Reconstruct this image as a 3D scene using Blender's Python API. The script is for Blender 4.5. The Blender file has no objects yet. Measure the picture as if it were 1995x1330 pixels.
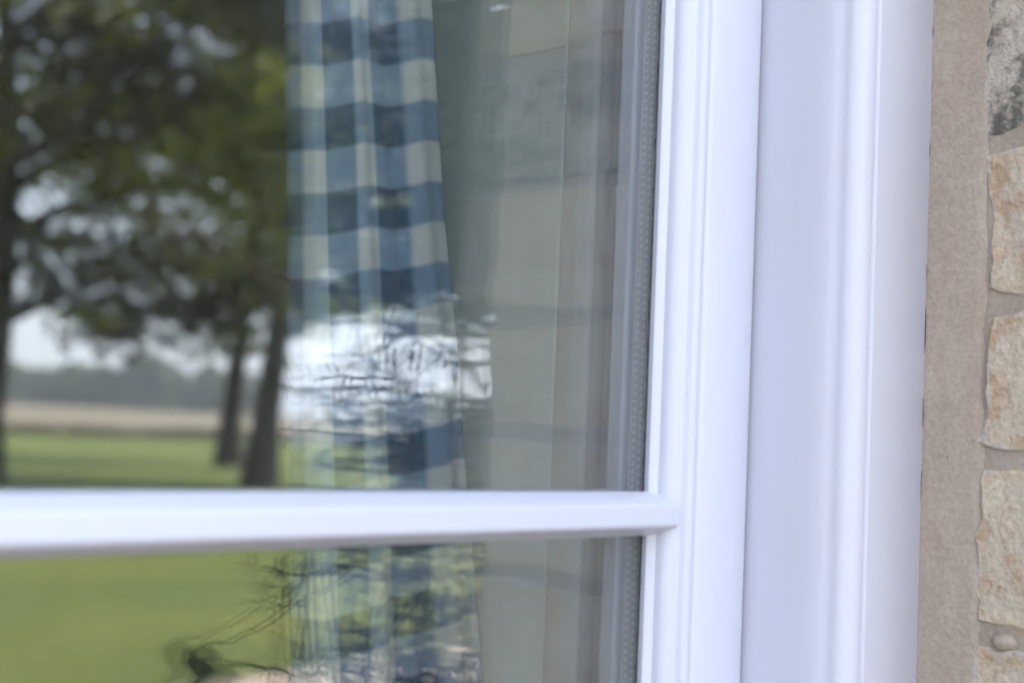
import bpy, bmesh, math, random
import numpy as np
from mathutils import Vector, Matrix, noise as mnoise

S = bpy.context.scene
COL = S.collection
R = math.radians

# ------------------------------------------------------------------ camera
CAM = Vector((0.0, -0.397, 1.5))
AZ, PITCH, ROLL = R(42.4), R(3.4), R(2.4)
F = Vector((math.cos(AZ) * math.cos(PITCH), math.sin(AZ) * math.cos(PITCH), math.sin(PITCH)))
RT = F.cross(Vector((0, 0, 1))).normalized()
UP = RT.cross(F).normalized()
r2 = RT * math.cos(ROLL) + UP * math.sin(ROLL)
u2 = UP * math.cos(ROLL) - RT * math.sin(ROLL)
cam = bpy.data.cameras.new('camera')
cam.lens = 35.0
cam.sensor_width = 23.6
cam.clip_start = 0.01
cam.clip_end = 5000
cam.dof.use_dof = True
cam.dof.focus_distance = 0.745
cam.dof.aperture_fstop = 4.2
cam.dof.aperture_blades = 0
camo = bpy.data.objects.new('camera', cam)
COL.objects.link(camo)
m = Matrix.Identity(4)
for i in range(3):
    m[i][0], m[i][1], m[i][2], m[i][3] = r2[i], u2[i], -F[i], CAM[i]
camo.matrix_world = m
S.camera = camo

# ------------------------------------------------------------------ sky and sun
SUN_AZ, SUN_EL = R(30), R(46)          # azimuth measured from +X towards +Y (behind the facade)
w = bpy.data.worlds.new('World')
S.world = w
w.use_nodes = True
nt = w.node_tree
nt.nodes.clear()
sky = nt.nodes.new('ShaderNodeTexSky')
sky.sky_type = 'NISHITA'
sky.sun_disc = False
sky.sun_elevation = SUN_EL
sky.sun_rotation = R(90) - SUN_AZ
sky.air_density = 1.0
sky.dust_density = 2.0
sky.ozone_density = 1.0
bg = nt.nodes.new('ShaderNodeBackground')
bg.inputs['Strength'].default_value = 0.15
wo = nt.nodes.new('ShaderNodeOutputWorld')
# a thin even veil of bright cloud over the whole sky
veil = nt.nodes.new('ShaderNodeMix')
veil.data_type = 'RGBA'
veil.inputs[0].default_value = 0.55
veil.inputs[7].default_value = (7.4, 7.9, 9.0, 1)
nt.links.new(sky.outputs[0], veil.inputs[6])
nt.links.new(veil.outputs[2], bg.inputs[0])
nt.links.new(bg.outputs[0], wo.inputs[0])
sl = bpy.data.lights.new('sun', 'SUN')
sl.energy = 4.0
sl.angle = R(2.0)
sl.color = (1.0, 0.95, 0.88)
so = bpy.data.objects.new('sun', sl)
COL.objects.link(so)
sd = Vector((math.cos(SUN_AZ) * math.cos(SUN_EL), math.sin(SUN_AZ) * math.cos(SUN_EL), math.sin(SUN_EL)))
so.rotation_euler = (-sd).to_track_quat('-Z', 'Y').to_euler()
S.view_settings.view_transform = 'Standard'
S.view_settings.look = 'None'
S.view_settings.gamma = 1
S.view_settings.use_curve_mapping = False
S.view_settings.exposure = 1.82
S.render.engine = 'CYCLES'
cy = S.cycles
cy.use_denoising = True
cy.max_bounces = 5
cy.use_adaptive_sampling = True
cy.adaptive_threshold = 0.03
cy.volume_bounces = 0
cy.diffuse_bounces = 2
cy.glossy_bounces = 4
cy.transmission_bounces = 4
cy.transparent_max_bounces = 24
cy.caustics_reflective = False
cy.caustics_refractive = False
cy.sample_clamp_indirect = 6.0

rng = np.random.default_rng(7)
random.seed(7)

# ------------------------------------------------------------------ material helpers
def mat(name):
    mm = bpy.data.materials.new(name)
    mm.use_nodes = True
    t = mm.node_tree
    b = t.nodes['Principled BSDF']
    return mm, t, b

def N(t, kind, **kw):
    n = t.nodes.new(kind)
    for k, v in kw.items():
        if k in n.inputs:
            n.inputs[k].default_value = v
        else:
            setattr(n, k, v)
    return n

def ramp(t, src, stops):
    r = t.nodes.new('ShaderNodeValToRGB')
    e = r.color_ramp.elements
    while len(e) < len(stops):
        e.new(0.5)
    for el, (p, c) in zip(e, stops):
        el.position = p
        el.color = (*c, 1) if len(c) == 3 else c
    t.links.new(src, r.inputs[0])
    return r.outputs[0]

def mixc(t, fac, a, b, mode='MIX'):
    n = t.nodes.new('ShaderNodeMix')
    n.data_type = 'RGBA'
    n.blend_type = mode
    for sock, v in ((n.inputs[0], fac), (n.inputs[6], a), (n.inputs[7], b)):
        if isinstance(v, bpy.types.NodeSocket):
            t.links.new(v, sock)
        elif isinstance(v, (int, float)):
            sock.default_value = v
        else:
            sock.default_value = (*v, 1)
    return n.outputs[2]

def math_(t, op, a, b=None):
    n = t.nodes.new('ShaderNodeMath')
    n.operation = op
    for i, v in enumerate((a, b)):
        if v is None:
            continue
        if isinstance(v, bpy.types.NodeSocket):
            t.links.new(v, n.inputs[i])
        else:
            n.inputs[i].default_value = v
    return n.outputs[0]

def bump(t, b, h, strength, dist):
    n = t.nodes.new('ShaderNodeBump')
    n.inputs['Strength'].default_value = strength
    n.inputs['Distance'].default_value = dist
    t.links.new(h, n.inputs['Height'])
    t.links.new(n.outputs[0], b.inputs['Normal'])

def noise_tex(t, scale, detail=4, rough=0.55, vec=None, stretch=None):
    tc = t.nodes.new('ShaderNodeTexCoord')
    n = t.nodes.new('ShaderNodeTexNoise')
    n.inputs['Scale'].default_value = scale
    n.inputs['Detail'].default_value = detail
    n.inputs['Roughness'].default_value = rough
    src = tc.outputs['Object'] if vec is None else vec
    if stretch:
        mp = t.nodes.new('ShaderNodeMapping')
        mp.inputs['Scale'].default_value = stretch
        t.links.new(src, mp.inputs[0])
        src = mp.outputs[0]
    t.links.new(src, n.inputs['Vector'])
    return n.outputs[0]

def world_vec(t):
    return t.nodes.new('ShaderNodeNewGeometry').outputs['Position']

# white gloss paint with brush marks and light dirt
def paint(name, col, rough=0.32, dirt=(0.55, 0.5, 0.43), amount=0.06):
    mm, t, b = mat(name)
    v = world_vec(t)
    n1 = noise_tex(t, 14, 5, 0.6, v)
    f = math_(t, 'MULTIPLY', ramp(t, n1, [(0.45, (0, 0, 0)), (0.75, (1, 1, 1))]), amount)
    c = mixc(t, f, col, dirt)
    sp = noise_tex(t, 420, 2, 0.5, v)
    c = mixc(t, ramp(t, sp, [(0.765, (0, 0, 0)), (0.785, (.55, .55, .55))]), c, (0.25, 0.22, 0.2))
    t.links.new(c, b.inputs['Base Color'])
    b.inputs['Roughness'].default_value = rough
    br = noise_tex(t, 90, 3, 0.5, v, (6, 6, 0.35))
    bump(t, b, br, 0.10, 0.001)
    return mm

M = {}
M['paint'] = paint('white_paint', (0.55, 0.57, 0.68))
M['paint_frame'] = paint('white_frame_paint', (0.56, 0.565, 0.665), 0.38, amount=0.10)

# double glazing: clear sheet glass, every surface reflects by Fresnel
def glass(name, ior, tint, wav):
    mm, t, b = mat(name)
    t.nodes.remove(b)
    out = t.nodes['Material Output']
    geo = t.nodes.new('ShaderNodeNewGeometry')
    fr = t.nodes.new('ShaderNodeFresnel')
    mp = t.nodes.new('ShaderNodeMapRange')
    mp.inputs['To Min'].default_value = ior
    mp.inputs['To Max'].default_value = 1 / ior
    t.links.new(geo.outputs['Backfacing'], mp.inputs['Value'])
    t.links.new(mp.outputs[0], fr.inputs['IOR'])
    nz = noise_tex(t, 3.0, 2, 0.5, geo.outputs['Position'])
    bp = t.nodes.new('ShaderNodeBump')
    bp.inputs['Strength'].default_value = wav
    bp.inputs['Distance'].default_value = 0.002
    t.links.new(nz, bp.inputs['Height'])
    gl = N(t, 'ShaderNodeBsdfGlossy', Roughness=0.0)
    gl.inputs['Color'].default_value = (0.97, 0.98, 1.0, 1)
    t.links.new(bp.outputs[0], gl.inputs['Normal'])
    tr = N(t, 'ShaderNodeBsdfTransparent')
    tr.inputs['Color'].default_value = (*tint, 1)
    mx = t.nodes.new('ShaderNodeMixShader')
    t.links.new(fr.outputs[0], mx.inputs[0])
    t.links.new(tr.outputs[0], mx.inputs[1])
    t.links.new(gl.outputs[0], mx.inputs[2])
    df = N(t, 'ShaderNodeBsdfDiffuse')
    df.inputs['Color'].default_value = (0.5, 0.48, 0.45, 1)
    dn = noise_tex(t, 30, 6, 0.7, geo.outputs['Position'], (1, 1, 0.4))
    dfac = math_(t, 'MULTIPLY', ramp(t, dn, [(0.42, (0, 0, 0)), (0.8, (1, 1, 1))]), 0.012)
    mx2 = t.nodes.new('ShaderNodeMixShader')
    t.links.new(dfac, mx2.inputs[0])
    t.links.new(mx.outputs[0], mx2.inputs[1])
    t.links.new(df.outputs[0], mx2.inputs[2])
    t.links.new(mx2.outputs[0], out.inputs['Surface'])
    return mm
M['glass'] = glass('window_glass', 1.9, (0.975, 0.985, 0.98), 0.02)

def plain(name, col, rough=0.6, metal=0.0, var=0.15, scale=20, bscale=60, bstr=0.15, bdist=0.002):
    mm, t, b = mat(name)
    v = world_vec(t)
    n1 = noise_tex(t, scale, 5, 0.6, v)
    c = mixc(t, ramp(t, n1, [(0.3, (0, 0, 0)), (0.7, (1, 1, 1))]), tuple(x * (1 - var) for x in col), tuple(min(1, x * (1 + var)) for x in col))
    t.links.new(c, b.inputs['Base Color'])
    b.inputs['Roughness'].default_value = rough
    b.inputs['Metallic'].default_value = metal
    if bstr:
        bump(t, b, noise_tex(t, bscale, 4, 0.6, v), bstr, bdist)
    return mm

M['spacer'] = plain('spacer_aluminium', (0.40, 0.41, 0.42), 0.5, 0.4, 0.05, 40, bstr=0)
M['hole'] = plain('spacer_hole', (0.62, 0.63, 0.64), 0.5, 0.3, 0.02, bstr=0)
M['seal_gap_shade'] = plain('black_seal_gap_shade', (0.03, 0.03, 0.032), 0.6, 0, 0.2, 60)  # real glazing seal, also the black that paints shade into gaps
M['lining'] = plain('grey_green_paint', (0.70, 0.82, 0.84), 0.5, 0, 0.03, 8, 40, 0.08)
M['wood_in'] = plain('inner_lining_paint', (0.60, 0.66, 0.66), 0.5, 0, 0.05, 9, 40, 0.1)
M['plaster'] = plain('plaster', (0.72, 0.70, 0.66), 0.9, 0, 0.05, 3, 50, 0.1)
M['floorboard'] = plain('room_floor', (0.16, 0.10, 0.06), 0.5, 0, 0.25, 5, 40, 0.1)

# mortar
def mortar(name):
    mm, t, b = mat(name)
    v = world_vec(t)
    n1 = noise_tex(t, 22, 6, 0.65, v)
    n2 = noise_tex(t, 420, 3, 0.6, v)
    c = ramp(t, n1, [(0.25, (0.29, 0.23, 0.185)), (0.5, (0.355, 0.287, 0.235)), (0.75, (0.395, 0.338, 0.29))])
    c = mixc(t, 0.22, c, ramp(t, n2, [(0.25, (0.16, 0.13, 0.1)), (0.5, (0.4, 0.34, 0.29)), (0.75, (0.62, 0.55, 0.48))]))
    n6 = noise_tex(t, 60, 3, 0.6, v, (1, 1, 0.25))
    c = mixc(t, math_(t, 'MULTIPLY', ramp(t, n6, [(0.5, (0, 0, 0)), (0.7, (1, 1, 1))]), 0.35), c, (0.36, 0.25, 0.19))
    n3 = noise_tex(t, 150, 2, 0.5, v)
    c = mixc(t, ramp(t, n3, [(0.76, (0, 0, 0)), (0.78, (1, 1, 1))]), c, (0.68, 0.63, 0.56))
    c = mixc(t, ramp(t, n3, [(0.20, (1, 1, 1)), (0.23, (0, 0, 0))]), c, (0.12, 0.09, 0.07))
    t.links.new(c, b.inputs['Base Color'])
    b.inputs['Roughness'].default_value = 0.95
    h = math_(t, 'ADD', math_(t, 'MULTIPLY', n2, 0.5), n1)
    bump(t, b, h, 0.5, 0.0025)
    return mm
M['mortar'] = mortar('sand_mortar')

def brickmat(name, lichen_crevice=False):
    mm, t, b = mat(name)
    v = world_vec(t)
    oi = t.nodes.new('ShaderNodeObjectInfo')
    base = ramp(t, oi.outputs['Random'], [(0.0, (0.53, 0.48, 0.35)), (0.3, (0.54, 0.45, 0.36)), (0.55, (0.51, 0.48, 0.35)), (0.8, (0.52, 0.42, 0.34)), (1.0, (0.46, 0.42, 0.36))])
    n1 = noise_tex(t, 26, 3, 0.5, v)
    c = mixc(t, ramp(t, n1, [(0.35, (0, 0, 0)), (0.65, (0.7, 0.7, 0.7))]), base, (0.54, 0.45, 0.38))
    n5 = noise_tex(t, 48, 4, 0.6, v)
    c = mixc(t, ramp(t, n5, [(0.51, (0, 0, 0)), (0.62, (0.85, 0.85, 0.85))]), c, (0.40, 0.25, 0.15))
    # thin lime smears and ochre rims that creep in from the joints
    tc = t.nodes.new('ShaderNodeTexCoord')
    sp = t.nodes.new('ShaderNodeSeparateXYZ')
    t.links.new(tc.outputs['Generated'], sp.inputs[0])
    zc = math_(t, 'MULTIPLY', math_(t, 'ABSOLUTE', math_(t, 'SUBTRACT', sp.outputs[2], 0.5)), 1.0)
    yc = math_(t, 'SUBTRACT', math_(t, 'MULTIPLY', math_(t, 'SUBTRACT', sp.outputs[1], 0.885), 3.2), -0.22)
    n2 = noise_tex(t, 60, 5, 0.6, v)
    e = math_(t, 'ADD', math_(t, 'MAXIMUM', zc, yc), math_(t, 'MULTIPLY', math_(t, 'SUBTRACT', n2, 0.5), 0.34))
    c = mixc(t, ramp(t, e, [(0.33, (0, 0, 0)), (0.38, (0.35, 0.35, 0.35)), (0.43, (0, 0, 0))]), c, (0.50, 0.33, 0.14))
    c = mixc(t, ramp(t, e, [(0.40, (0, 0, 0)), (0.44, (0.85, 0.85, 0.85))]), c, (0.45, 0.40, 0.385))
    n3 = noise_tex(t, 330, 4, 0.65, v)
    c = mixc(t, 0.3, c, ramp(t, n3, [(0.3, (0.2, 0.16, 0.1)), (0.7, (0.75, 0.65, 0.5))]))
    if lichen_crevice:
        n4 = noise_tex(t, 70, 6, 0.7, v)
        c = mixc(t, ramp(t, n4, [(0.42, (0.9, 0.9, 0.9)), (0.56, (0.0, 0.0, 0.0))]), mixc(t, 0.6, c, (0.42, 0.39, 0.35)), (0.09, 0.085, 0.075))  # lichen grey, with the shade of a crevice and pits painted in black
    t.links.new(c, b.inputs['Base Color'])
    b.inputs['Roughness'].default_value = 0.92
    h = math_(t, 'ADD', math_(t, 'MULTIPLY', n3, 0.3), n2)
    bump(t, b, h, 1.0 if lichen_crevice else 0.8, 0.005)
    return mm
M['brick'] = brickmat('buff_brick')
M['brick_lichen_crevice'] = brickmat('lichen_crevice_brick', True)

def farbrick(name):
    mm, t, b = mat(name)
    tc = t.nodes.new('ShaderNodeTexCoord')
    mp = t.nodes.new('ShaderNodeMapping')
    mp.inputs['Rotation'].default_value = (R(90), 0, 0)
    t.links.new(world_vec(t), mp.inputs[0])
    br = t.nodes.new('ShaderNodeTexBrick')
    br.inputs['Color1'].default_value = (0.55, 0.44, 0.29, 1)
    br.inputs['Color2'].default_value = (0.45, 0.31, 0.21, 1)
    br.inputs['Mortar'].default_value = (0.42, 0.35, 0.29, 1)
    br.inputs['Scale'].default_value = 1.0
    br.inputs['Mortar Size'].default_value = 0.006
    br.inputs['Brick Width'].default_value = 0.226
    br.inputs['Row Height'].default_value = 0.0737
    t.links.new(mp.outputs[0], br.inputs['Vector'])
    t.links.new(br.outputs[0], b.inputs['Base Color'])
    b.inputs['Roughness'].default_value = 0.95
    bump(t, b, br.outputs['Fac'], -0.6, 0.004)
    return mm
M['farbrick'] = farbrick('far_brickwork')

# gingham cloth: three tones woven from two sets of stripes
def gingham(name):
    mm, t, b = mat(name)
    uv = t.nodes.new('ShaderNodeUVMap')
    uv.uv_map = 'UVMap'
    sp = t.nodes.new('ShaderNodeSeparateXYZ')
    t.links.new(uv.outputs[0], sp.inputs[0])
    def stripe(o):
        fr = math_(t, 'FRACT', o)
        tri = math_(t, 'ABSOLUTE', math_(t, 'SUBTRACT', fr, 0.75))
        tri = math_(t, 'MINIMUM', tri, math_(t, 'SUBTRACT', 1.0, tri))
        mr = t.nodes.new('ShaderNodeMapRange')
        mr.inputs['From Min'].default_value = 0.28
        mr.inputs['From Max'].default_value = 0.22
        t.links.new(tri, mr.inputs['Value'])
        return mr.outputs[0]
    su, sv = stripe(sp.outputs[0]), stripe(sp.outputs[1])
    k = math_(t, 'MULTIPLY', math_(t, 'ADD', su, sv), 0.5)
    c = ramp(t, k, [(0.0, (0.70, 0.74, 0.76)), (0.5, (0.25, 0.37, 0.54)), (1.0, (0.045, 0.11, 0.21))])
    # weave
    sc = t.nodes.new('ShaderNodeVectorMath')
    sc.operation = 'SCALE'
    sc.inputs['Scale'].default_value = 60
    t.links.new(uv.outputs[0], sc.inputs[0])
    wv = noise_tex(t, 2.0, 2, 0.5, sc.outputs[0])
    c = mixc(t, 0.18, c, ramp(t, wv, [(0.3, (0.1, 0.1, 0.1)), (0.7, (0.8, 0.8, 0.8))]), 'OVERLAY')
    t.links.new(c, b.inputs['Base Color'])
    b.inputs['Roughness'].default_value = 0.9
    b.inputs['Sheen Weight'].default_value = 0.2
    bump(t, b, wv, 0.2, 0.0005)
    # thin cotton lets some daylight through
    tl = t.nodes.new('ShaderNodeBsdfTranslucent')
    t.links.new(c, tl.inputs['Color'])
    mx = t.nodes.new('ShaderNodeMixShader')
    mx.inputs[0].default_value = 0.2
    t.links.new(b.outputs[0], mx.inputs[1])
    t.links.new(tl.outputs[0], mx.inputs[2])
    t.links.new(mx.outputs[0], t.nodes['Material Output'].inputs['Surface'])
    return mm
M['gingham'] = gingham('blue_gingham')

def leafmat(name, c1, c2, trans=0.3, scale=0.7):
    mm, t, b = mat(name)
    n1 = noise_tex(t, scale, 3, 0.6, world_vec(t))
    c = mixc(t, ramp(t, n1, [(0.35, (0, 0, 0)), (0.65, (1, 1, 1))]), c1, c2)
    t.links.new(c, b.inputs['Base Color'])
    b.inputs['Roughness'].default_value = 0.55
    tl = t.nodes.new('ShaderNodeBsdfTranslucent')
    c3 = mixc(t, 0.5, c, (0.16, 0.19, 0.02))
    t.links.new(c3, tl.inputs['Color'])
    mx = t.nodes.new('ShaderNodeMixShader')
    mx.inputs[0].default_value = trans
    t.links.new(b.outputs[0], mx.inputs[1])
    t.links.new(tl.outputs[0], mx.inputs[2])
    t.links.new(mx.outputs[0], t.nodes['Material Output'].inputs['Surface'])
    return mm
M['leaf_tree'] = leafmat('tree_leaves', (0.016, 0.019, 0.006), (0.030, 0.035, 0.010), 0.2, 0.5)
M['leaf_sunlit'] = leafmat('sunlit_tree_leaves', (0.17, 0.20, 0.016), (0.23, 0.23, 0.02), 0.45, 0.5)  # sunlit copy of the crown leaves: the sunlight is put into their bright colour
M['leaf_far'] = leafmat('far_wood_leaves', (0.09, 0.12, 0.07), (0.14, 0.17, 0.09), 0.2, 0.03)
M['leaf_shrub'] = leafmat('shrub_leaves', (0.03, 0.05, 0.015), (0.06, 0.09, 0.025), 0.25, 9)
M['bark'] = plain('bark', (0.026, 0.021, 0.016), 0.95, 0, 0.3, 3, 12, 0.6, 0.03)
M['stem'] = plain('shrub_stem', (0.10, 0.06, 0.04), 0.8, 0, 0.3, 30, 80, 0.2)
M['stem_red'] = plain('young_red_stem', (0.20, 0.06, 0.035), 0.6, 0, 0.2, 30, 80, 0.1)

def lawnmat(name):
    mm, t, b = mat(name)
    v = world_vec(t)
    n1 = noise_tex(t, 0.3, 5, 0.75, v)
    n2 = noise_tex(t, 6, 5, 0.7, v)
    c = ramp(t, n1, [(0.36, (0.065, 0.105, 0.008)), (0.5, (0.12, 0.165, 0.012)), (0.64, (0.20, 0.205, 0.022))])
    c = mixc(t, 0.4, c, ramp(t, n2, [(0.3, (0.07, 0.085, 0.008)), (0.7, (0.19, 0.20, 0.03))]))
    t.links.new(c, b.inputs['Base Color'])
    b.inputs['Roughness'].default_value = 0.9
    bump(t, b, noise_tex(t, 60, 4, 0.7, v), 0.8, 0.03)
    return mm
M['lawn'] = lawnmat('lawn_grass')
M['field'] = plain('stubble_field', (0.21, 0.17, 0.10), 0.95, 0, 0.2, 0.05, 3, 0.5, 0.05)
M['gravel'] = plain('gravel', (0.42, 0.33, 0.25), 0.95, 0, 0.35, 90, 120, 0.8, 0.01)
M['hedge'] = leafmat('hedge_leaves', (0.16, 0.12, 0.07), (0.12, 0.11, 0.05), 0.15, 0.3)

# ------------------------------------------------------------------ mesh helpers
def link(name, me, material, parent=None, smooth=False):
    o = bpy.data.objects.new(name, me)
    COL.objects.link(o)
    if material is not None and not me.materials:
        me.materials.append(material)
    if parent is not None:
        o.parent = parent
    if smooth:
        me.polygons.foreach_set('use_smooth', [True] * len(me.polygons))
    return o

def mesh(name, verts, faces):
    me = bpy.data.meshes.new(name)
    me.from_pydata([tuple(map(float, v)) for v in verts], [], faces)
    me.update()
    return me

def empty(name, loc=(0, 0, 0)):
    o = bpy.data.objects.new(name, None)
    o.empty_display_size = 0.1
    o.location = loc
    COL.objects.link(o)
    return o

def tag(o, label, cat, group=None):
    o['label'] = label
    o['category'] = cat
    if group:
        o['group'] = group
    return o

def structure(o):
    o['kind'] = 'structure'
    return o

def box_me(name, x0, x1, y0, y1, z0, z1, bev=0.0, seg=2):
    bm = bmesh.new()
    bmesh.ops.create_cube(bm, size=1)
    bmesh.ops.scale(bm, vec=(x1 - x0, y1 - y0, z1 - z0), verts=bm.verts)
    bmesh.ops.translate(bm, vec=((x0 + x1) / 2, (y0 + y1) / 2, (z0 + z1) / 2), verts=bm.verts)
    if bev:
        bmesh.ops.bevel(bm, geom=bm.edges[:], offset=bev, segments=seg, affect='EDGES', profile=0.5)
    me = bpy.data.meshes.new(name)
    bm.to_mesh(me)
    bm.free()
    return me

def extrude_profile(name, pts, p2w, a, b, nseg=1, jitter=0.0):
    """closed 2-D profile pts swept from a to b; p2w(px, py, s) gives the world point"""
    n = len(pts)
    vs, fs = [], []
    for k in range(nseg + 1):
        s = a + (b - a) * k / nseg
        for i, (px, py) in enumerate(pts):
            j = jitter * (mnoise.noise(Vector((px * 90, py * 90, s * 9))))
            vs.append(p2w(px + j, py + j, s))
    for k in range(nseg):
        for i in range(n):
            q = (k * n + i, k * n + (i + 1) % n, (k + 1) * n + (i + 1) % n, (k + 1) * n + i)
            fs.append(q)
    fs.append(tuple(range(n))[::-1])
    fs.append(tuple(range(nseg * n, nseg * n + n)))
    me = mesh(name, vs, fs)
    bm = bmesh.new()
    bm.from_mesh(me)
    bmesh.ops.recalc_face_normals(bm, faces=bm.faces)
    bm.to_mesh(me)
    bm.free()
    return me

def smooth_angle(o, deg=40):
    me = o.data
    me.polygons.foreach_set('use_smooth', [True] * len(me.polygons))
    try:
        me.set_sharp_from_angle(angle=R(deg))
    except Exception:
        pass

def arc(cx, cy, r, a0, a1, n):
    return [(cx + r * math.cos(R(a0 + (a1 - a0) * i / n)), cy + r * math.sin(R(a0 + (a1 - a0) * i / n))) for i in range(n + 1)]

# ------------------------------------------------------------------ ground
GX0, GX1 = -150, 260
def sheet(name, pts, z, m_):
    me = mesh(name, [(x, y, z) for x, y in pts], [tuple(range(len(pts)))])
    o = link(name, me, m_)
    if me.polygons[0].normal.z < 0:
        me.flip_normals()
    return structure(o)
sheet('lawn', [(-1500, -1500), (1500, -1500), (1500, 40), (-1500, 40)], -0.002, M['lawn'])
# gravel apron along the house, its edge curving away to the right
edge = []
for i in range(41):
    x = -8 + 24 * i / 40
    y = -6.35 - 0.09 * x - 0.08 * math.sin(x * 0.9)
    edge.append((x, y))
sheet('gravel_path', [(-8, -0.2)] + edge + [(16, -0.2)], 0.004, M['gravel'])

# ------------------------------------------------------------------ house wall
XR, XL = 0.648, -0.717          # brick reveals
YW, YI = -0.21, 0.28            # outer and inner wall faces
ZB, ZT = 0.583, 2.394            # opening
wall = empty('brick_house_wall', (0.65, 0.0, 0.0))
tag(wall, 'weathered buff brick house wall with wide sandy mortar beside the white window', 'wall')
def wpart(name, me, m_):
    o = link(name, me, m_, wall)
    o.matrix_parent_inverse = Matrix.Translation((-0.65, 0, 0))
    return o
wpart('mortar_bed', box_me('mortar_bed', XR + 0.0020, 2.2, YW + 0.003, YI, -0.3, 6.2), M['mortar'])
wpart('wall_mass', box_me('wall_mass', 2.2, 11, YW, YI, -0.3, 6.2), M['farbrick'])
wpart('wall_mass', box_me('wall_mass', -7, XL, YW, YI, -0.3, 6.2), M['farbrick'])
wpart('wall_mass', box_me('wall_mass', XL, XR + 0.0020, YW, YI, -0.3, ZB - 0.04), M['farbrick'])
wpart('wall_mass', box_me('wall_mass', XL, XR + 0.0020, YW, YI, ZT + 0.04, 6.2), M['farbrick'])

# bricks of the right pier
def brick_mesh(L, D, H, seed, fine=False, inner=None, lichen_crevice=False):
    bm = bmesh.new()
    bmesh.ops.create_cube(bm, size=1)
    bmesh.ops.scale(bm, vec=(L, D, H), verts=bm.verts)
    bmesh.ops.bevel(bm, geom=bm.edges[:], offset=0.0022, segments=1, affect='EDGES')
    if fine:
        bmesh.ops.subdivide_edges(bm, edges=[e for e in bm.edges if e.calc_length() > 0.03], cuts=13, use_grid_fill=True)
    for v in bm.verts:
        p = v.co.copy()
        n = mnoise.noise_vector(p * 22 + Vector((seed * 9.1, 3.3, seed)))
        n2 = mnoise.noise_vector(p * 70 + Vector((seed * 5.1, 1.3, seed)))
        n3_ = mnoise.noise_vector(p * 210 + Vector((seed, 8.3, seed * 3.1)))
        dv = n * 0.0050 + n2 * (0.0030 if fine else 0.001) + n3_ * (0.0016 if fine else 0)
        dv.x *= 0.26
        v.co += dv
        if inner:
            k_ = min(1.0, max(0.0, (p.y - (D / 2 - 0.014)) / 0.012)) ** 1.2 * 0.25
            lo, hi = -H / 2, H / 2
            tgt = inner[0] + (p.z - lo) / (hi - lo) * (inner[1] - inner[0])
            v.co.z += (tgt - p.z) * k_
        v.co.y = max(-D / 2 - 0.004, v.co.y)
    me = bpy.data.meshes.new('brick')
    bm.to_mesh(me)
    bm.free()
    me.materials.append(M['brick_lichen_crevice'] if lichen_crevice else M['brick'])
    return me
# course tops and heights: the ones beside the window are irregular
courses = {0: (1.635, 0.059), 1: (1.557, 0.050), 2: (1.489, 0.066), 3: (1.414, 0.060), -1: (1.712, 0.064), 4: (1.342, 0.058)}
Z0, PIT = 1.6335, 0.0737
cache = {}
brick_count = 0
for k in range(-14, 19):
    top, h = courses.get(k, (Z0 - k * PIT, 0.0615))
    nx_top = courses.get(k + 1, (Z0 - (k + 1) * PIT, 0.0615))[0]
    pv_bot = (lambda c_: c_[0] - c_[1])(courses.get(k - 1, (Z0 - (k - 1) * PIT, 0.0615)))
    hi_, lo_ = (pv_bot + top) / 2 - 0.0036, (top - h + nx_top) / 2 + 0.0036
    zc = (hi_ + lo_) / 2
    inn = (top - h - zc, top - zc)
    h = hi_ - lo_
    near = -3 <= k <= 6
    x = XR
    # corner brick turns into the reveal, then stretchers along the facade
    lens = [0.1025 if k % 2 else 0.215] + [0.215] * 5
    for j, L in enumerate(lens):
        D = 0.118 if j == 0 else 0.1025
        if x + L > 1.75:
            break
        key = (L, D, round(h, 3), (k * 3 + j) % 3 if not (near and j == 0) else ('n', k), near and j == 0)
        if key not in cache:
            cache[key] = brick_mesh(L, D, h, (k * 7 + j) % 13 + 1, near and j == 0, inn if near and j == 0 else None, near and k == -1)
        o = bpy.data.objects.new('brick', cache[key])
        COL.objects.link(o)
        o.parent = wall
        jx = random.uniform(-0.0025, 0.0025)
        o.location = (x + L / 2 - 0.65 + (random.uniform(0.0004, 0.0011) if j == 0 else jx), YW + D / 2 + random.uniform(-0.002, 0.002), zc)
        o.rotation_euler = (random.uniform(-0.01, 0.01), random.uniform(-0.006, 0.006), random.uniform(-0.012, 0.012))
        x += L + 0.012
        brick_count += 1

# sandy pointing between frame and bricks, with an uneven ragged brick side
vs, fs = [], []
ny, nz = 14, 220
for iz in range(nz + 1):
    z = ZB + (ZT - ZB) * iz / nz
    wob = 0.0035 * mnoise.noise(Vector((0, 0, z * 25))) + 0.0025 * mnoise.noise(Vector((5, 0, z * 80)))
    y1 = -0.093 + wob
    for iy in range(ny + 1):
        f = iy / ny
        y = -0.0600 + (y1 - (-0.0600)) * f
        x = 0.6452 + 0.0034 * f ** 1.5 + 0.0006 * mnoise.noise(Vector((y * 160, 2, z * 60))) + 0.0012 * max(0, f - 0.93) / 0.07
        vs.append((x - 0.65, y, z))
for iz in range(nz):
    for iy in range(ny):
        a = iz * (ny + 1) + iy
        fs.append((a, a + 1, a + ny + 2, a + ny + 1))
base = len(vs)
vs += [(0.02, -0.060, ZB), (0.02, -0.093, ZB), (0.02, -0.060, ZT), (0.02, -0.093, ZT)]
fs += [(base, base + 1, ny, 0), (base + 1, base + 3, nz * (ny + 1) + ny, ny), (base + 2, nz * (ny + 1), nz * (ny + 1) + ny, base + 3)]
fil = link('mortar_pointing', mesh('mortar_pointing', vs, fs), M['mortar'], wall, True)
fil['label'] = 'sandy beige mortar strip between window frame and bricks'
sv, sf = [], []
z = ZB + 0.02
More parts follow.
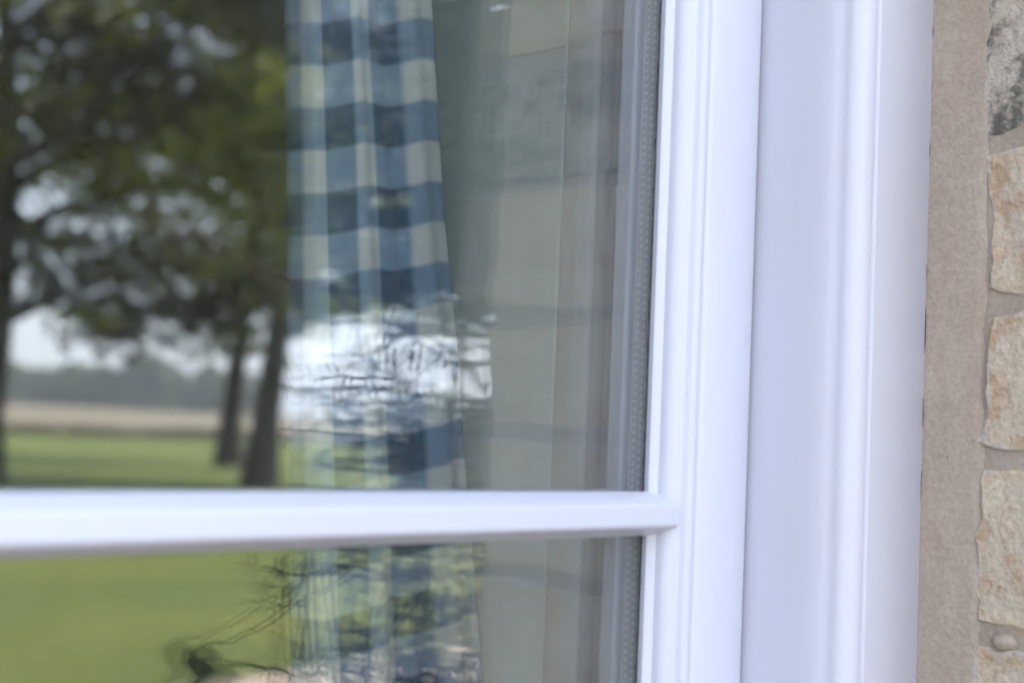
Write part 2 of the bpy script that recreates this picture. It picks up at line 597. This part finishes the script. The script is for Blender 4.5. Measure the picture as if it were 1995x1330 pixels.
while z < ZT - 0.05:
    ln = random.choice([0.003, 0.005, 0.007, 0.014, 0.022])
    wd = random.uniform(0.0001, 0.0005)
    bq = len(sv)
    for zz, w_ in ((z, 0.0), (z + ln * 0.3, wd), (z + ln * 0.8, wd * 0.8), (z + ln, 0.0)):
        sv += [(0.6443 - 0.65, -0.0600, zz), (0.6443 - 0.65, -0.0663 - w_, zz)]
    for q in range(3):
        sf.append((bq + 2 * q, bq + 2 * q + 1, bq + 2 * q + 3, bq + 2 * q + 2))
    z += ln + random.choice([0.012, 0.02, 0.05, 0.09])
sg = link('gap_shade_slivers', mesh('gap_shade_slivers', sv, sf), M['seal_gap_shade'], wall)  # flat black slivers paint the shade of gaps between frame and mortar
sg['kind'] = 'stuff'
# stray pebble in the joint, a few mortar crumbs
for (py, pz, rr) in ((-0.106, 1.4165, 0.007), (-0.118, 1.6485, 0.006)):
    bm = bmesh.new()
    bmesh.ops.create_icosphere(bm, subdivisions=2, radius=rr)
    for v in bm.verts:
        v.co *= 1 + 0.5 * mnoise.noise(v.co * 140 + Vector((py * 50, 0, 0)))
        v.co.z *= 0.75
    me = bpy.data.meshes.new('pebble')
    bm.to_mesh(me)
    bm.free()
    pb = link('pebble', me, M['mortar'], wall, True)
    pb.location = (XR + 0.0045 - 0.65, py, pz)

# ------------------------------------------------------------------ window
GL, GR = -0.600, 0.523          # glass sight lines
GB, GT, BZ = 0.660, 2.278, 1.4675  # unseen width and panes added to bring more daylight onto the jamb
win = empty('casement_window', (0.19, -0.02, ZB))
tag(win, 'white painted double glazed casement window with slim horizontal glazing bars', 'window')
INV = Matrix.Translation((-0.19, 0.02, -ZB))
def part(name, me, m_, parent=win, deg=40):
    o = link(name, me, m_, parent)
    if parent is win:
        o.matrix_parent_inverse = INV
    else:
        o.matrix_parent_inverse = Matrix.Identity(4)
    smooth_angle(o, deg)
    return o
V = lambda px, py, s: (px, py, s)
# right stile: glazing bevel, cove, bead, quirk, flat face
def stile_profile(sgn, xs):
    p = [(0.000, 0.0005), (-0.0003, -0.0022), (0.0015, -0.0042), (0.0030, -0.0048)]
    p += [(0.0030 + 0.0068 * (1 - math.cos(R(a))), -0.0050 - 0.0068 * math.sin(R(a))) for a in (15, 35, 55, 75, 88)]
    p += [(0.0100, -0.0122), (0.0104, -0.0140), (0.0118, -0.0153), (0.0140, -0.0158), (0.0158, -0.0152), (0.0164, -0.0142), (0.0170, -0.0152), (0.0182, -0.0162)]
    p += [(0.0522, -0.0166), (0.0538, -0.0160), (0.0545, -0.0145), (0.0545, 0.0270), (0.0200, 0.0275), (0.0060, 0.0265), (0.0045, 0.0250), (0.0040, 0.0172), (0.0120, 0.0172), (0.0120, 0.0005)]
    return [(xs + sgn * a, b) for a, b in p]
st = part('sash_stile', extrude_profile('sash_stile', stile_profile(1, GR), V, GB - 0.05, GT + 0.05, 60, 0.00015), M['paint'])
part('sash_stile', extrude_profile('sash_stile', stile_profile(-1, GL), V, GB - 0.05, GT + 0.05, 8), M['paint'])
H = lambda px, py, s: (s, py, px)
part('sash_rail', extrude_profile('sash_rail', stile_profile(1, GT), H, GL, GR, 8), M['paint'])
part('sash_rail', extrude_profile('sash_rail', stile_profile(-1, GB), H, GL, GR, 8), M['paint'])
# glazing bar with bevelled edges, its end lapping the stile moulding
hb = [(0.0096, 0.0004), (0.0094, -0.0026), (0.0088, -0.0036), (0.0052, -0.0128), (0.0040, -0.0140), (-0.0038, -0.0143), (-0.0050, -0.0134), (-0.0086, -0.0040), (-0.0092, -0.0026), (-0.0094, 0.0004)]
hb2 = [(0.0096, 0.0172), (-0.0094, 0.0172), (-0.0060, 0.0260), (0.0060, 0.0260)]
BARS = (BZ - 0.404, BZ, BZ + 0.404)
for z_ in BARS:
    bar = part('glazing_bar', extrude_profile('glazing_bar', [(z_ + a, b) for a, b in hb], H, GL - 0.004, GR + 0.0062, 120, 0.00022), M['paint'], deg=28)
    bvm = bar.modifiers.new('soft', 'BEVEL')
    bvm.width = 0.0012
    bvm.segments = 3
    bvm.angle_limit = R(25)
    part('glazing_bar', extrude_profile('glazing_bar', [(z_ + a, b) for a, b in hb2], H, GL - 0.004, GR + 0.004, 4), M['paint'])
# insulated panes
for (z0, z1) in ((GB, BARS[0] - 0.0094), (BARS[0] + 0.0096, BARS[1] - 0.0094), (BARS[1] + 0.0096, BARS[2] - 0.0094), (BARS[2] + 0.0096, GT)):
    for (y0, y1) in ((0.0006, 0.0040), (0.0132, 0.0168)):
        pane = part('glass_pane', box_me('glass_pane', GL - 0.01, GR + 0.0105, y0, y1, z0 - 0.006, z1 + 0.006), M['glass'])
        pane.data.polygons.foreach_set('use_smooth', [False] * len(pane.data.polygons))
    # perforated spacer down the right edge
    xs = GR + 0.0045
    sp = part('spacer_bar', box_me('spacer_bar', xs, xs + 0.006, 0.0042, 0.0130, z0 - 0.004, z1 + 0.004), M['spacer'])
    part('spacer_bar', box_me('spacer_bar', GL - 0.010, GL - 0.0045, 0.0042, 0.0130, z0 - 0.004, z1 + 0.004), M['spacer'])
    if True:
        hv, hf = [], []
        z = z0
        row = 0
        while z < z1:
            for yy in (0.0068, 0.0103):
                zz = z + (0.0011 if yy > 0.008 else 0)
                b = len(hv)
                for q in range(6):
                    a = q * math.pi / 3
                    hv.append((xs - 0.0003, yy + 0.00075 * math.cos(a), zz + 0.0009 * math.sin(a)))
                hf.append(tuple(range(b, b + 6)))
            z += 0.0034
        ho = link('perforations', mesh('perforations', hv, hf), M['hole'], sp)
        ho['kind'] = 'stuff'
    # thin uneven sealant line along the putty edge
    sv, sf = [], []
    n = 160
    for i in range(n + 1):
        z = z0 + (z1 - z0) * i / n
        e = 0.0007 + 0.0006 * mnoise.noise(Vector((1, 2, z * 160))) + 0.0006 * mnoise.noise(Vector((4, 2, z * 500)))
        sv += [(GR - max(0.0001, e), 0.0002, z), (GR + 0.0012, 0.0002, z), (GR + 0.0012, 0.0006, z), (GR - max(0.0001, e), 0.0006, z)]
    for i in range(n):
        for q in range(4):
            sf.append((i * 4 + q, i * 4 + (q + 1) % 4, i * 4 + 4 + (q + 1) % 4, i * 4 + 4 + q))
    part('glazing_seal', mesh('glazing_seal', sv, sf), M['seal_gap_shade'])
# outer frame: deep flat rebate, hollow, bead, quirk, flat face
def frame_profile(sgn, xs):
    p = [(0.0, -0.004), (0.0, -0.036), (0.0002, -0.0430), (0.0010, -0.0490), (0.0022, -0.0535), (0.0032, -0.0552)]
    p += [(0.0128 - 0.0094 * math.cos(R(a)), -0.0570 - 0.0085 * math.sin(R(a))) for a in (2, 12, 24, 38, 54, 70, 84, 95)]
    p += [(0.0144, -0.0640), (0.0150, -0.0622), (0.0158, -0.0622), (0.0166, -0.0645), (0.0176, -0.0656), (0.0650, -0.0662), (0.0665, -0.0650), (0.0665, 0.075), (0.0, 0.075), (0.0, 0.0302), (0.0, 0.0300)]
    return [(xs + sgn * a, b) for a, b in p]
XF = GR + 0.0545 + 0.0022
fj = part('frame_jamb', extrude_profile('frame_jamb', frame_profile(1, XF), V, ZB - 0.0, ZT, 40, 0.00012), M['paint_frame'])
part('frame_jamb', extrude_profile('frame_jamb', frame_profile(-1, GL - 0.0567), V, ZB, ZT, 4), M['paint_frame'])
part('frame_head', extrude_profile('frame_head', frame_profile(1, GT + 0.0567), H, GL - 0.0567, XF, 4), M['paint_frame'])
sill = [(ZB - 0.04, 0.075), (ZB - 0.04, -0.245), (ZB - 0.008, -0.245), (ZB + 0.004, -0.235), (ZB + 0.02, -0.03), (ZB + 0.02, 0.075)]
part('window_sill', extrude_profile('window_sill', sill, H, XL + 0.001, XR - 0.0035, 4), M['paint_frame'])
part('sash_gap_shade', box_me('sash_gap_shade', GR + 0.0535, XF + 0.0006, -0.0132, 0.012, GB - 0.05, GT + 0.05), M['seal_gap_shade'])  # black strip set in the sash gap to stand in for its shade

# ------------------------------------------------------------------ room inside
def room(name, b, m_):
    return structure(link(name, box_me(name, *b), m_))
JX = 0.575
lin = link('window_lining', box_me('window_lining', JX, XR, 0.0985, 0.29, ZB, ZT, 0.0015), M['lining'])
structure(lin)
l2 = link('window_lining', box_me('window_lining', JX - 0.001, XR, 0.0755, 0.0970, ZB, ZT, 0.001), M['wood_in'])
structure(l2)
structure(link('window_lining', box_me('window_lining', XL, GL - 0.044, 0.0755, 0.29, ZB, ZT), M['lining']))
structure(link('window_board', box_me('window_board', GL - 0.043, JX - 0.002, 0.0755, 0.31, ZB - 0.0385, ZB + 0.015, 0.004), M['lining']))
room('room_wall', (-2.6, XL - 0.001, YI + 0.001, YI + 0.012, 0.3, 2.7), M['plaster'])
room('room_wall', (XR, 2.6, YI + 0.001, YI + 0.012, 0.3, 2.7), M['plaster'])
room('room_wall', (XL - 0.001, XR, YI + 0.001, YI + 0.012, ZT + 0.04, 2.7), M['plaster'])
room('room_wall', (XL - 0.001, XR, YI + 0.001, YI + 0.012, 0.3, ZB - 0.04), M['plaster'])
room('room_wall', (2.6, 2.75, YI, 4.5, 0.3, 2.75), M['plaster'])
room('room_wall', (-2.75, -2.6, YI, 4.5, 0.3, 2.75), M['plaster'])
room('room_wall', (-2.75, 2.75, 4.5, 4.65, 0.3, 2.75), M['plaster'])
room('room_floor', (-2.75, 2.75, YI, 4.65, 0.2, 0.299), M['floorboard'])
room('room_ceiling', (-2.75, 2.75, YI, 4.65, 2.751, 2.9), M['plaster'])

# gingham curtain, gathered against the right side of the window
CZ0, CZ1 = 0.64, 2.33
nu, nv = 90, 100
cv, cf, cuv = [], [], []
for j in range(nv + 1):
    z = CZ0 + (CZ1 - CZ0) * j / nv
    d = max(-0.45, min(0.45, 1.5 - z))
    xl = 0.4455 + 0.082 * d
    xr = 0.5425 + 0.180 * d
    for i in range(nu + 1):
        s = i / nu
        x = xl + (xr - xl) * s
        y = 0.128 + 0.0036 * math.sin(s * 12.5 + 0.6 + d * 1.2) + 0.0016 * math.sin(s * 27 + 2 - d * 3) + 0.002 * mnoise.noise(Vector((s * 6, z * 9, 1)))
        if s < 0.08:
            y += 0.015 * (1 - s / 0.08) ** 2
        cv.append((x, y, z))
        cuv.append((float(np.interp(s, (0, .03, .135, .28, .475, .715, 1), (.85, 1, 1.5, 2, 2.5, 3, 3.49))), (z - s * 0.0165 - 1.6685 + 0.0165 + 0.0012 * math.sin(s * 12.5)) / 0.0385 + 0.25))
for j in range(nv):
    for i in range(nu):
        a = j * (nu + 1) + i
        cf.append((a, a + 1, a + nu + 2, a + nu + 1))
cme = mesh('gingham_curtain', cv, cf)
ul = cme.uv_layers.new(name='UVMap')
for lp in cme.loops:
    ul.data[lp.index].uv = cuv[lp.vertex_index]
cur = link('gingham_curtain', cme, M['gingham'], None, True)
so_ = cur.modifiers.new('cloth', 'SOLIDIFY')
so_.thickness = 0.0012
tag(cur, 'blue and white gingham curtain gathered inside behind the glass', 'curtain')

# ------------------------------------------------------------------ vegetation
def tube(path, radii, seg=8):
    vs, fs = [], []
    P = [Vector(p) for p in path]
    for i, p in enumerate(P):
        d = (P[min(i + 1, len(P) - 1)] - P[max(i - 1, 0)]).normalized()
        a = d.cross(Vector((0.31, 0.2, 0.93)) if abs(d.z) < 0.9 else Vector((1, 0, 0))).normalized()
        b = d.cross(a)
        for q in range(seg):
            t_ = 2 * math.pi * q / seg
            vs.append(p + (a * math.cos(t_) + b * math.sin(t_)) * radii[i])
    for i in range(len(P) - 1):
        for q in range(seg):
            fs.append((i * seg + q, i * seg + (q + 1) % seg, (i + 1) * seg + (q + 1) % seg, (i + 1) * seg + q))
    return vs, fs

def merge(parts):
    V_, F_ = [], []
    for v, f in parts:
        o = len(V_)
        V_ += v
        F_ += [tuple(i + o for i in q) for q in f]
    return V_, F_

def leaves_mesh(name, centers, size, seed, flat=0.0):
    """diamond leaf faces with random tilt; centers (n,3)"""
    g = np.random.default_rng(seed)
    n = len(centers)
    a = g.normal(size=(n, 3))
    a[:, 2] *= (1 - flat)
    a /= np.linalg.norm(a, axis=1)[:, None]
    b = g.normal(size=(n, 3))
    b -= (b * a).sum(1)[:, None] * a
    b /= np.linalg.norm(b, axis=1)[:, None]
    s = (size[0] + (size[1] - size[0]) * g.random(n))[:, None]
    c = np.asarray(centers)
    nrm = np.cross(a, b)
    v = np.empty((n, 4, 3))
    v[:, 0] = c - a * s
    v[:, 1] = c + b * s * 0.55 + nrm * s * 0.15
    v[:, 2] = c + a * s
    v[:, 3] = c - b * s * 0.55 + nrm * s * 0.15
    me = bpy.data.meshes.new(name)
    me.vertices.add(n * 4)
    me.vertices.foreach_set('co', v.reshape(-1))
    me.loops.add(n * 4)
    me.loops.foreach_set('vertex_index', np.arange(n * 4, dtype=np.int32))
    me.polygons.add(n)
    me.polygons.foreach_set('loop_start', np.arange(0, n * 4, 4, dtype=np.int32))
    me.polygons.foreach_set('loop_total', np.full(n, 4, dtype=np.int32))
    me.update(calc_edges=True)
    return me

def tree(pos, h, trunk_r, crown_c, crown_r, nlimb, seed, label, lean=(0, 0), light=0.2, cut=None, extra=(), per=80, nclump=240, size=(0.10, 0.20)):
    g = random.Random(seed)
    gn = np.random.default_rng(seed)
    root = empty('broadleaf_tree', (pos[0], pos[1], 0))
    tag(root, label, 'tree', 'large trees on the lawn')
    th = h * 0.72
    path, rad = [], []
    for i in range(9):
        f = i / 8
        path.append((lean[0] * f * th + 0.25 * math.sin(f * 4 + seed), lean[1] * f * th + 0.25 * math.cos(f * 3 + seed) - 0.25, -0.1 + th * f))
        rad.append(trunk_r * ((1 - f) ** 0.8 * 0.86 + 0.07) * (1 + 0.45 * max(0, 1 - f * 9) ** 2))
    path[0] = (path[0][0], path[0][1], -0.15)
    parts_ = [tube(path, rad, 12)]
    cl = []
    C = Vector(crown_c)
    for k in range(nlimb):
        f = 0.28 + 0.65 * k / nlimb
        i0 = f * 8
        b0 = Vector(path[int(i0)]).lerp(Vector(path[min(8, int(i0) + 1)]), i0 - int(i0))
        az = k * 2.4 + g.uniform(-0.4, 0.4)
        reach = crown_r[0] * g.uniform(0.7, 1.0) * math.sqrt(max(0.15, 1 - ((b0.z + 1.5 - C.z) / crown_r[1]) ** 2))
        rise = g.uniform(0.05, 0.5) * reach * (0.4 + f)
        lp, lr = [], []
        for i in range(6):
            t_ = i / 5
            lp.append(b0 + Vector((math.cos(az + 0.25 * t_) * reach * t_, math.sin(az + 0.25 * t_) * reach * t_, rise * math.sin(t_ * 1.7))) + Vector((g.uniform(-.15, .15), g.uniform(-.15, .15), g.uniform(-.15, .15))) * t_ * 2)
            lr.append(trunk_r * 0.36 * (1 - t_) ** 0.9 * (1.1 - f * .6) + 0.018)
        parts_.append(tube(lp, lr, 7))
        for q in range(5):
            t_ = g.uniform(0.35, 1)
            s0 = lp[min(5, int(t_ * 5))]
            d = Vector((g.uniform(-1, 1), g.uniform(-1, 1), g.uniform(-.35, .6))).normalized() * g.uniform(1.0, 2.2)
            parts_.append(tube([s0, s0 + d * 0.5 + Vector((0, 0, .1)), s0 + d], [0.05, 0.03, 0.012], 5))
            cl.append(s0 + d)
    Vt, Ft = merge(parts_)
    link('trunk', mesh('trunk', Vt, Ft), M['bark'], root, True)
    cl = [Vector(c) for c in cl]
    while len(cl) < nclump:
        d = gn.normal(size=3)
        d /= np.linalg.norm(d)
        rr = gn.random() ** 0.45
        cl.append(C + Vector((d[0] * crown_r[0] * rr, d[1] * crown_r[0] * rr, d[2] * crown_r[1] * rr)))
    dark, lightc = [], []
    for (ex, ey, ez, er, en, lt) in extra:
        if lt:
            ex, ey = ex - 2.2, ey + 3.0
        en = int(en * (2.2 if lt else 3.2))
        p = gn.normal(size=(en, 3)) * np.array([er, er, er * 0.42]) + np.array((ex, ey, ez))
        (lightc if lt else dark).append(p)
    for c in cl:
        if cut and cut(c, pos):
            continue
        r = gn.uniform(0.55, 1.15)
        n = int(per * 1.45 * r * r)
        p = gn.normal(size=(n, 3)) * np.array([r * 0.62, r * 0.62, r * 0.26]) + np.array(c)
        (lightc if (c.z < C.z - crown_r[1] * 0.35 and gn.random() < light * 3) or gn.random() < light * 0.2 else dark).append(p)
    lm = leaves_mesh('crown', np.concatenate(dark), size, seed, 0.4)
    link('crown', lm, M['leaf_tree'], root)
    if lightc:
        link('crown', leaves_mesh('crown', np.concatenate(lightc), size, seed + 1, 0.4), M['leaf_sunlit'], root)
    return root

tree((21.6, -26.3), 17, 0.37, (0, 0, 10.2), (7.2, 6.4), 15, 11, 'nearest large tree reflected in the glass, thick dark trunk left of the curtain', lean=(0.008, 0.0), light=0.3, nclump=330, per=50, extra=[(-1.3, -1.2, 3.5, 0.7, 60, False), (-2.4, -3.0, 3.3, 0.6, 50, False), (-3.4, -3.6, 4.2, 0.6, 45, False), (-0.9, -0.4, 4.3, 0.6, 50, False), (-3.0, -2.8, 5.2, 0.7, 60, False), (-0.81, -1.41, 4.1, 0.5, 40, False), (-1.48, -1.54, 3.9, 0.5, 42, False), (-2.09, -2.55, 4.0, 0.5, 45, False), (-2.63, -2.67, 3.6, 0.55, 55, False), (-3.1, -3.14, 4.6, 0.5, 40, False), (-1.82, -2.86, 4.7, 0.5, 40, False), (-1.08, -2.15, 5.0, 0.5, 40, False), (-3.5, -3.16, 5.2, 0.5, 30, False), (-0.4, -0.92, 4.6, 0.4, 30, False), (0.61, 0.13, 4.4, 0.5, 45, False), (1.28, 2.39, 4.9, 0.6, 60, False), (2.02, 2.15, 5.0, 0.6, 60, False), (-0.27, 0.38, 6.2, 0.6, 60, True), (-0.81, -0.93, 6.6, 0.6, 60, True), (-1.42, -1.27, 6.0, 0.6, 55, True), (-1.95, -2.84, 6.2, 0.6, 50, True), (-0.13, 0.12, 5.2, 0.45, 40, True), (0.4, 1.18, 3.9, 0.4, 40, True), (-0.34, -0.32, 7.4, 0.6, 50, True), (-1.21, -0.85, 7.2, 0.5, 40, True), (0.2, 0.56, 6.9, 0.6, 50, True), (-2.43, -3.53, 3.5, 0.35, 18, True)])
tree((30.68, -39.3), 18, 0.42, (0, 0, 11.5), (7.5, 6.8), 14, 23, 'slimmer reflected tree just left of the thickest trunk, standing farther back', light=0.15, nclump=260, per=45)
tree((15.52, -28.18), 17, 0.58, (0, 0, 11.6), (7.6, 6.2), 15, 37, 'large tree reflected at the left edge, trunk flaring at the lawn', light=0.1, nclump=300, per=40)

# stubble field rising gently behind the lawn, dark ditch line of hedge, far wood
fe = [(-900, -260), (45, -104), (95, -112), (160, -70), (330, 40)]
fv = [(x, y, 0.01) for x, y in fe] + [(x * 2.6, y * 2.6 - 20, 3.1) for x, y in fe] + [(x * 5, y * 5, 3.6) for x, y in fe]
ff = [(r_ * 5 + i, r_ * 5 + i + 1, (r_ + 1) * 5 + i + 1, (r_ + 1) * 5 + i) for r_ in range(2) for i in range(4)]
fo = structure(link('stubble_field', mesh('stubble_field', fv, ff), M['field']))
if fo.data.polygons[0].normal.z < 0:
    fo.data.flip_normals()

def foliage_band(name, p0, p1, h, depth, n, size, m_, seed, kind=None, z0=0.0):
    g = np.random.default_rng(seed)
    t_ = g.random(n)
    x = p0[0] + (p1[0] - p0[0]) * t_
    y = p0[1] + (p1[1] - p0[1]) * t_
    L = math.hypot(p1[0] - p0[0], p1[1] - p0[1])
    prof = np.array([h * (0.72 + 0.38 * mnoise.noise(Vector((tt * L / 14, seed, 0))) + 0.15 * mnoise.noise(Vector((tt * L / 5, seed, 3)))) for tt in t_])
    z = z0 + prof * g.random(n) ** 0.8
    nx, ny_ = -(p1[1] - p0[1]) / L, (p1[0] - p0[0]) / L
    o_ = g.normal(size=n) * depth
    P = np.stack([x + nx * o_, y + ny_ * o_, z], 1)
    o = link(name, leaves_mesh(name, P, size, seed, 0.2), m_)
    o['kind'] = kind or 'stuff'
    return o
hd = foliage_band('hedge', (20, -101), (165, -64), 0.8, 0.4, 9000, (0.15, 0.4), M['hedge'], 3)
tag(hd, 'low brown hedge along the far edge of the lawn', 'hedge')
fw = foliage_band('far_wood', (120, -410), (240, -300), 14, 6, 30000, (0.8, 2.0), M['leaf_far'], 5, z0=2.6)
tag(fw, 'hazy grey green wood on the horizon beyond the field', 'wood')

# ------------------------------------------------------------------ shrub beside the window
shrub = empty('wall_shrub', (0.80, -0.46, 0))
tag(shrub, 'small leaved twiggy shrub at the right reveal, mirrored over the curtain', 'shrub')
SB = Vector((0.80, -0.46, 0))
g = random.Random(5)
stems, leafpts = [], []
def leaf_verts(p, d, n, L, W):
    d = d.normalized()
    s = d.cross(n).normalized()
    n = s.cross(d)
    v = [p, p + d * L * .28 + s * W * .44 + n * W * .12, p + d * L * .62 + s * W * .46 + n * W * .12, p + d * L, p + d * L * .62 - s * W * .46 + n * W * .12, p + d * L * .28 - s * W * .44 + n * W * .12, p + d * L * .3, p + d * L * .65]
    f = [(0, 6, 1), (1, 6, 7, 2), (2, 7, 3), (0, 5, 6), (5, 4, 7, 6), (4, 3, 7)]
    return v, f
def density(p):
    n_ = mnoise.noise(Vector((p.x * 16, p.y * 16, p.z * 16)))
    z = p.z + 0.035 * n_
    m_ = mnoise.noise(Vector((p.x * 26 + 7, p.y * 26, p.z * 30)))
    if z > 1.605: return 1.0
    if z > 1.583: return 0.6
    if z > 1.523: return 0.0 if m_ < 0.2 else 0.7
    if z > 1.505: return 0.5
    if z > 1.475: return 0.6 if m_ < 0.1 else 0.9
    if z > 1.42: return 0.35 if m_ < 0.1 else 0.8
    if z > 1.37: return 0.08 if m_ < 0.15 else 0.5
    return 0.3
def keep(p, m_):
    q = p + SB
    return q.y > 0.397 - 1.218 * q.x + m_ and q.y < -0.222 and q.x > 0.5
leaves = []
for k in range(46):
    b = Vector((g.uniform(-0.09, 0.09), g.uniform(-0.09, 0.09), -0.03))
    tx, ty = g.uniform(0.58, 1.0), g.uniform(-0.60, -0.24)
    top = g.uniform(1.62, 2.1) if k % 4 == 0 else g.uniform(1.30, 1.52)
    tipv = Vector((tx, ty, top)) - SB
    if not keep(tipv, 0.02):
        continue
    path = []
    for i in range(15):
        f = i / 14
        path.append(Vector((b.x + (tipv.x - b.x) * f ** 1.5, b.y + (tipv.y - b.y) * f ** 1.5, -0.03 + (top + 0.03) * f)) + Vector((g.uniform(-.01, .01), g.uniform(-.01, .01), 0)))
    stems.append(tube(path, [0.006 * (1 - 0.8 * i / 14) for i in range(15)], 6))
    for q in range(330 if k % 4 == 0 else 34):
        z = g.uniform(0.72, 1.0) if k % 4 == 0 else g.uniform(0.8, 1.0)
        i0 = z * 14
        p = path[int(i0)].lerp(path[min(14, int(i0) + 1)], i0 - int(i0))
        a2 = g.uniform(0, 6.28)
        d = Vector((math.cos(a2), math.sin(a2), g.uniform(-0.35, 0.35))).normalized()
        L = g.uniform(0.06, 0.19)
        tip = p + d * L
        if not keep(tip, g.uniform(-0.03, 0.03)) or g.random() > density(tip) + 0.03 or g.random() > density(p) + 0.2:
            continue
        mid = p + d * L * 0.5 + Vector((g.uniform(-.006, .006), g.uniform(-.006, .006), 0.006))
        stems.append(tube([p, mid, tip], [0.0017, 0.0012, 0.0006], 4))
        for e in range(16):
            pp = p.lerp(mid, e / 8) if e < 8 else mid.lerp(tip, (e - 8) / 7)
            if g.random() > density(pp) + 0.05:
                continue
            dd = (d + Vector((g.uniform(-1, 1), g.uniform(-1, 1), g.uniform(-.8, .5)))).normalized()
            leaves.append(leaf_verts(pp, dd, Vector((g.uniform(-.6, .6), g.uniform(-.6, .6), 1)), g.uniform(0.010, 0.024), g.uniform(0.003, 0.009)))
Vs, Fs = merge(stems)
link('stems', mesh('stems', Vs, Fs), M['stem'], shrub, True)
Vl, Fl = merge(leaves)
lo = link('leaves', mesh('leaves', Vl, Fl), M['leaf_shrub'], shrub)
lo['kind'] = 'stuff'

S.render.film_transparent = False
print('bricks', brick_count, 'leaves', len(leaves))

# long young shoots that lean out from the shrub
def cane(name, pts, rad, m_):
    P = [Vector(p) - SB for p in pts]
    Q = []
    for i in range(len(P) - 1):
        for k in range(4):
            f = k / 4
            Q.append(P[i].lerp(P[i + 1], f) + Vector((g.uniform(-1, 1), g.uniform(-1, 1), g.uniform(-1, 1))) * 0.0012)
    Q.append(P[-1])
    v, f = tube(Q, [rad * (1 - 0.6 * i / (len(Q) - 1)) for i in range(len(Q))], 6)
    return link(name, mesh(name, v, f), m_, shrub, True), Q
def lone_leaf(p, d, L, W, n=(0, 0, 1)):
    v, f = leaf_verts(Vector(p) - SB, Vector(d), Vector(n), L, W)
    return link('leaf', mesh('leaf', v, f), M['leaf_shrub'], shrub)
cane('shoot', [(0.76, -0.40, 1.50), (0.70, -0.355, 1.57), (0.653, -0.365, 1.59), (0.666, -0.424, 1.602), (0.664, -0.499, 1.629), (0.656, -0.58, 1.656)], 0.0020, M['stem_red'])
for i in range(12):
    f = i / 11
    lone_leaf(Vector((0.664, -0.505, 1.631)).lerp(Vector((0.656, -0.583, 1.657)), f), (random.uniform(-1, 1), -0.9, random.uniform(-0.3, 0.7)), 0.012, 0.004)
def twig(*pts, r=0.0013, n=10):
    cane('shoot', pts, r, M['stem'])
    P = [Vector(p) for p in pts]
    for i in range(n):
        k = g.randrange(1, len(P)) - 1 if len(P) < 3 else g.randrange(1, len(P) - 1)
        p = P[k].lerp(P[k + 1], g.random())
        lone_leaf(p, (g.uniform(-1, 1), g.uniform(-1, 1), g.uniform(-1, 0.7)), g.uniform(0.006, 0.012), g.uniform(0.002, 0.004))
twig((0.72, -0.36, 1.36), (0.66, -0.27, 1.40), (0.619, -0.24, 1.412), (0.592, -0.255, 1.414), (0.573, -0.276, 1.399), (0.573, -0.293, 1.39), (0.565, -0.334, 1.367), (0.566, -0.356, 1.366), r=0.0016, n=14)
lone_leaf((0.566, -0.356, 1.366), (-0.1, -0.1, -0.95), 0.023, 0.022, (-0.6, 0.79, 0.0))
lone_leaf((0.600, -0.362, 1.341), (-0.7, -0.6, -0.2), 0.036, 0.026, (-0.35, 0.45, 0.8))
twig((0.70, -0.34, 1.40), (0.612, -0.277, 1.418), (0.579, -0.284, 1.412), (0.563, -0.302, 1.416), r=0.0018, n=8)
twig((0.612, -0.277, 1.418), (0.585, -0.285, 1.398), (0.561, -0.306, 1.389), n=6)
twig((0.72, -0.36, 1.34), (0.623, -0.24, 1.364), (0.583, -0.285, 1.353), (0.575, -0.32, 1.356), (0.561, -0.338, 1.354), r=0.0015, n=12)
twig((0.72, -0.32, 1.46), (0.638, -0.243, 1.486), (0.584, -0.242, 1.495), (0.56, -0.268, 1.496), r=0.0022, n=8)
twig((0.70, -0.30, 1.54), (0.656, -0.25, 1.547), (0.636, -0.24, 1.544), (0.611, -0.239, 1.526), (0.580, -0.274, 1.511), r=0.0014, n=8)
twig((0.611, -0.239, 1.526), (0.599, -0.252, 1.528), (0.585, -0.268, 1.529), (0.575, -0.279, 1.525), r=0.0010, n=3)
twig((0.66, -0.30, 1.60), (0.613, -0.264, 1.552), (0.604, -0.262, 1.53), (0.612, -0.269, 1.512), r=0.0010, n=4)
for i in range(26):
    x0, y0, z0_ = g.uniform(0.63, 0.70), g.uniform(-0.31, -0.24), g.uniform(1.33, 1.44)
    x1 = x0 - g.uniform(0.03, 0.075)
    y1 = min(-0.225, max(0.385 - 1.218 * x1, y0 - g.uniform(0.0, 0.04)))
    dz = g.uniform(-0.025, 0.02)
    twig((x0, y0, z0_), ((x0 + x1) / 2, (y0 + y1) / 2, z0_ + dz * 0.5 + 0.008), (x1, y1, z0_ + dz), r=0.0007, n=3)
lone_leaf((0.945, -0.77, 1.80), (0.1, -0.1, -1), 0.045, 0.03, (-0.64, 0.77, 0.1))
lone_leaf((0.935, -0.785, 1.76), (-0.5, -0.4, -0.6), 0.045, 0.03, (-0.64, 0.77, 0.1))

# ------------------------------------------------------------------ summer haze
hz, ht, hb_ = mat('haze')
ht.nodes.remove(hb_)
pv = ht.nodes.new('ShaderNodeVolumePrincipled')
pv.inputs['Color'].default_value = (0.9, 0.95, 1.0, 1)
pv.inputs['Density'].default_value = 0.0006
ht.links.new(pv.outputs[0], ht.nodes['Material Output'].inputs['Volume'])
hzo = link('haze', box_me('haze', -600, 600, -700, 60, -1.0, 24), hz)
hzo['kind'] = 'stuff'
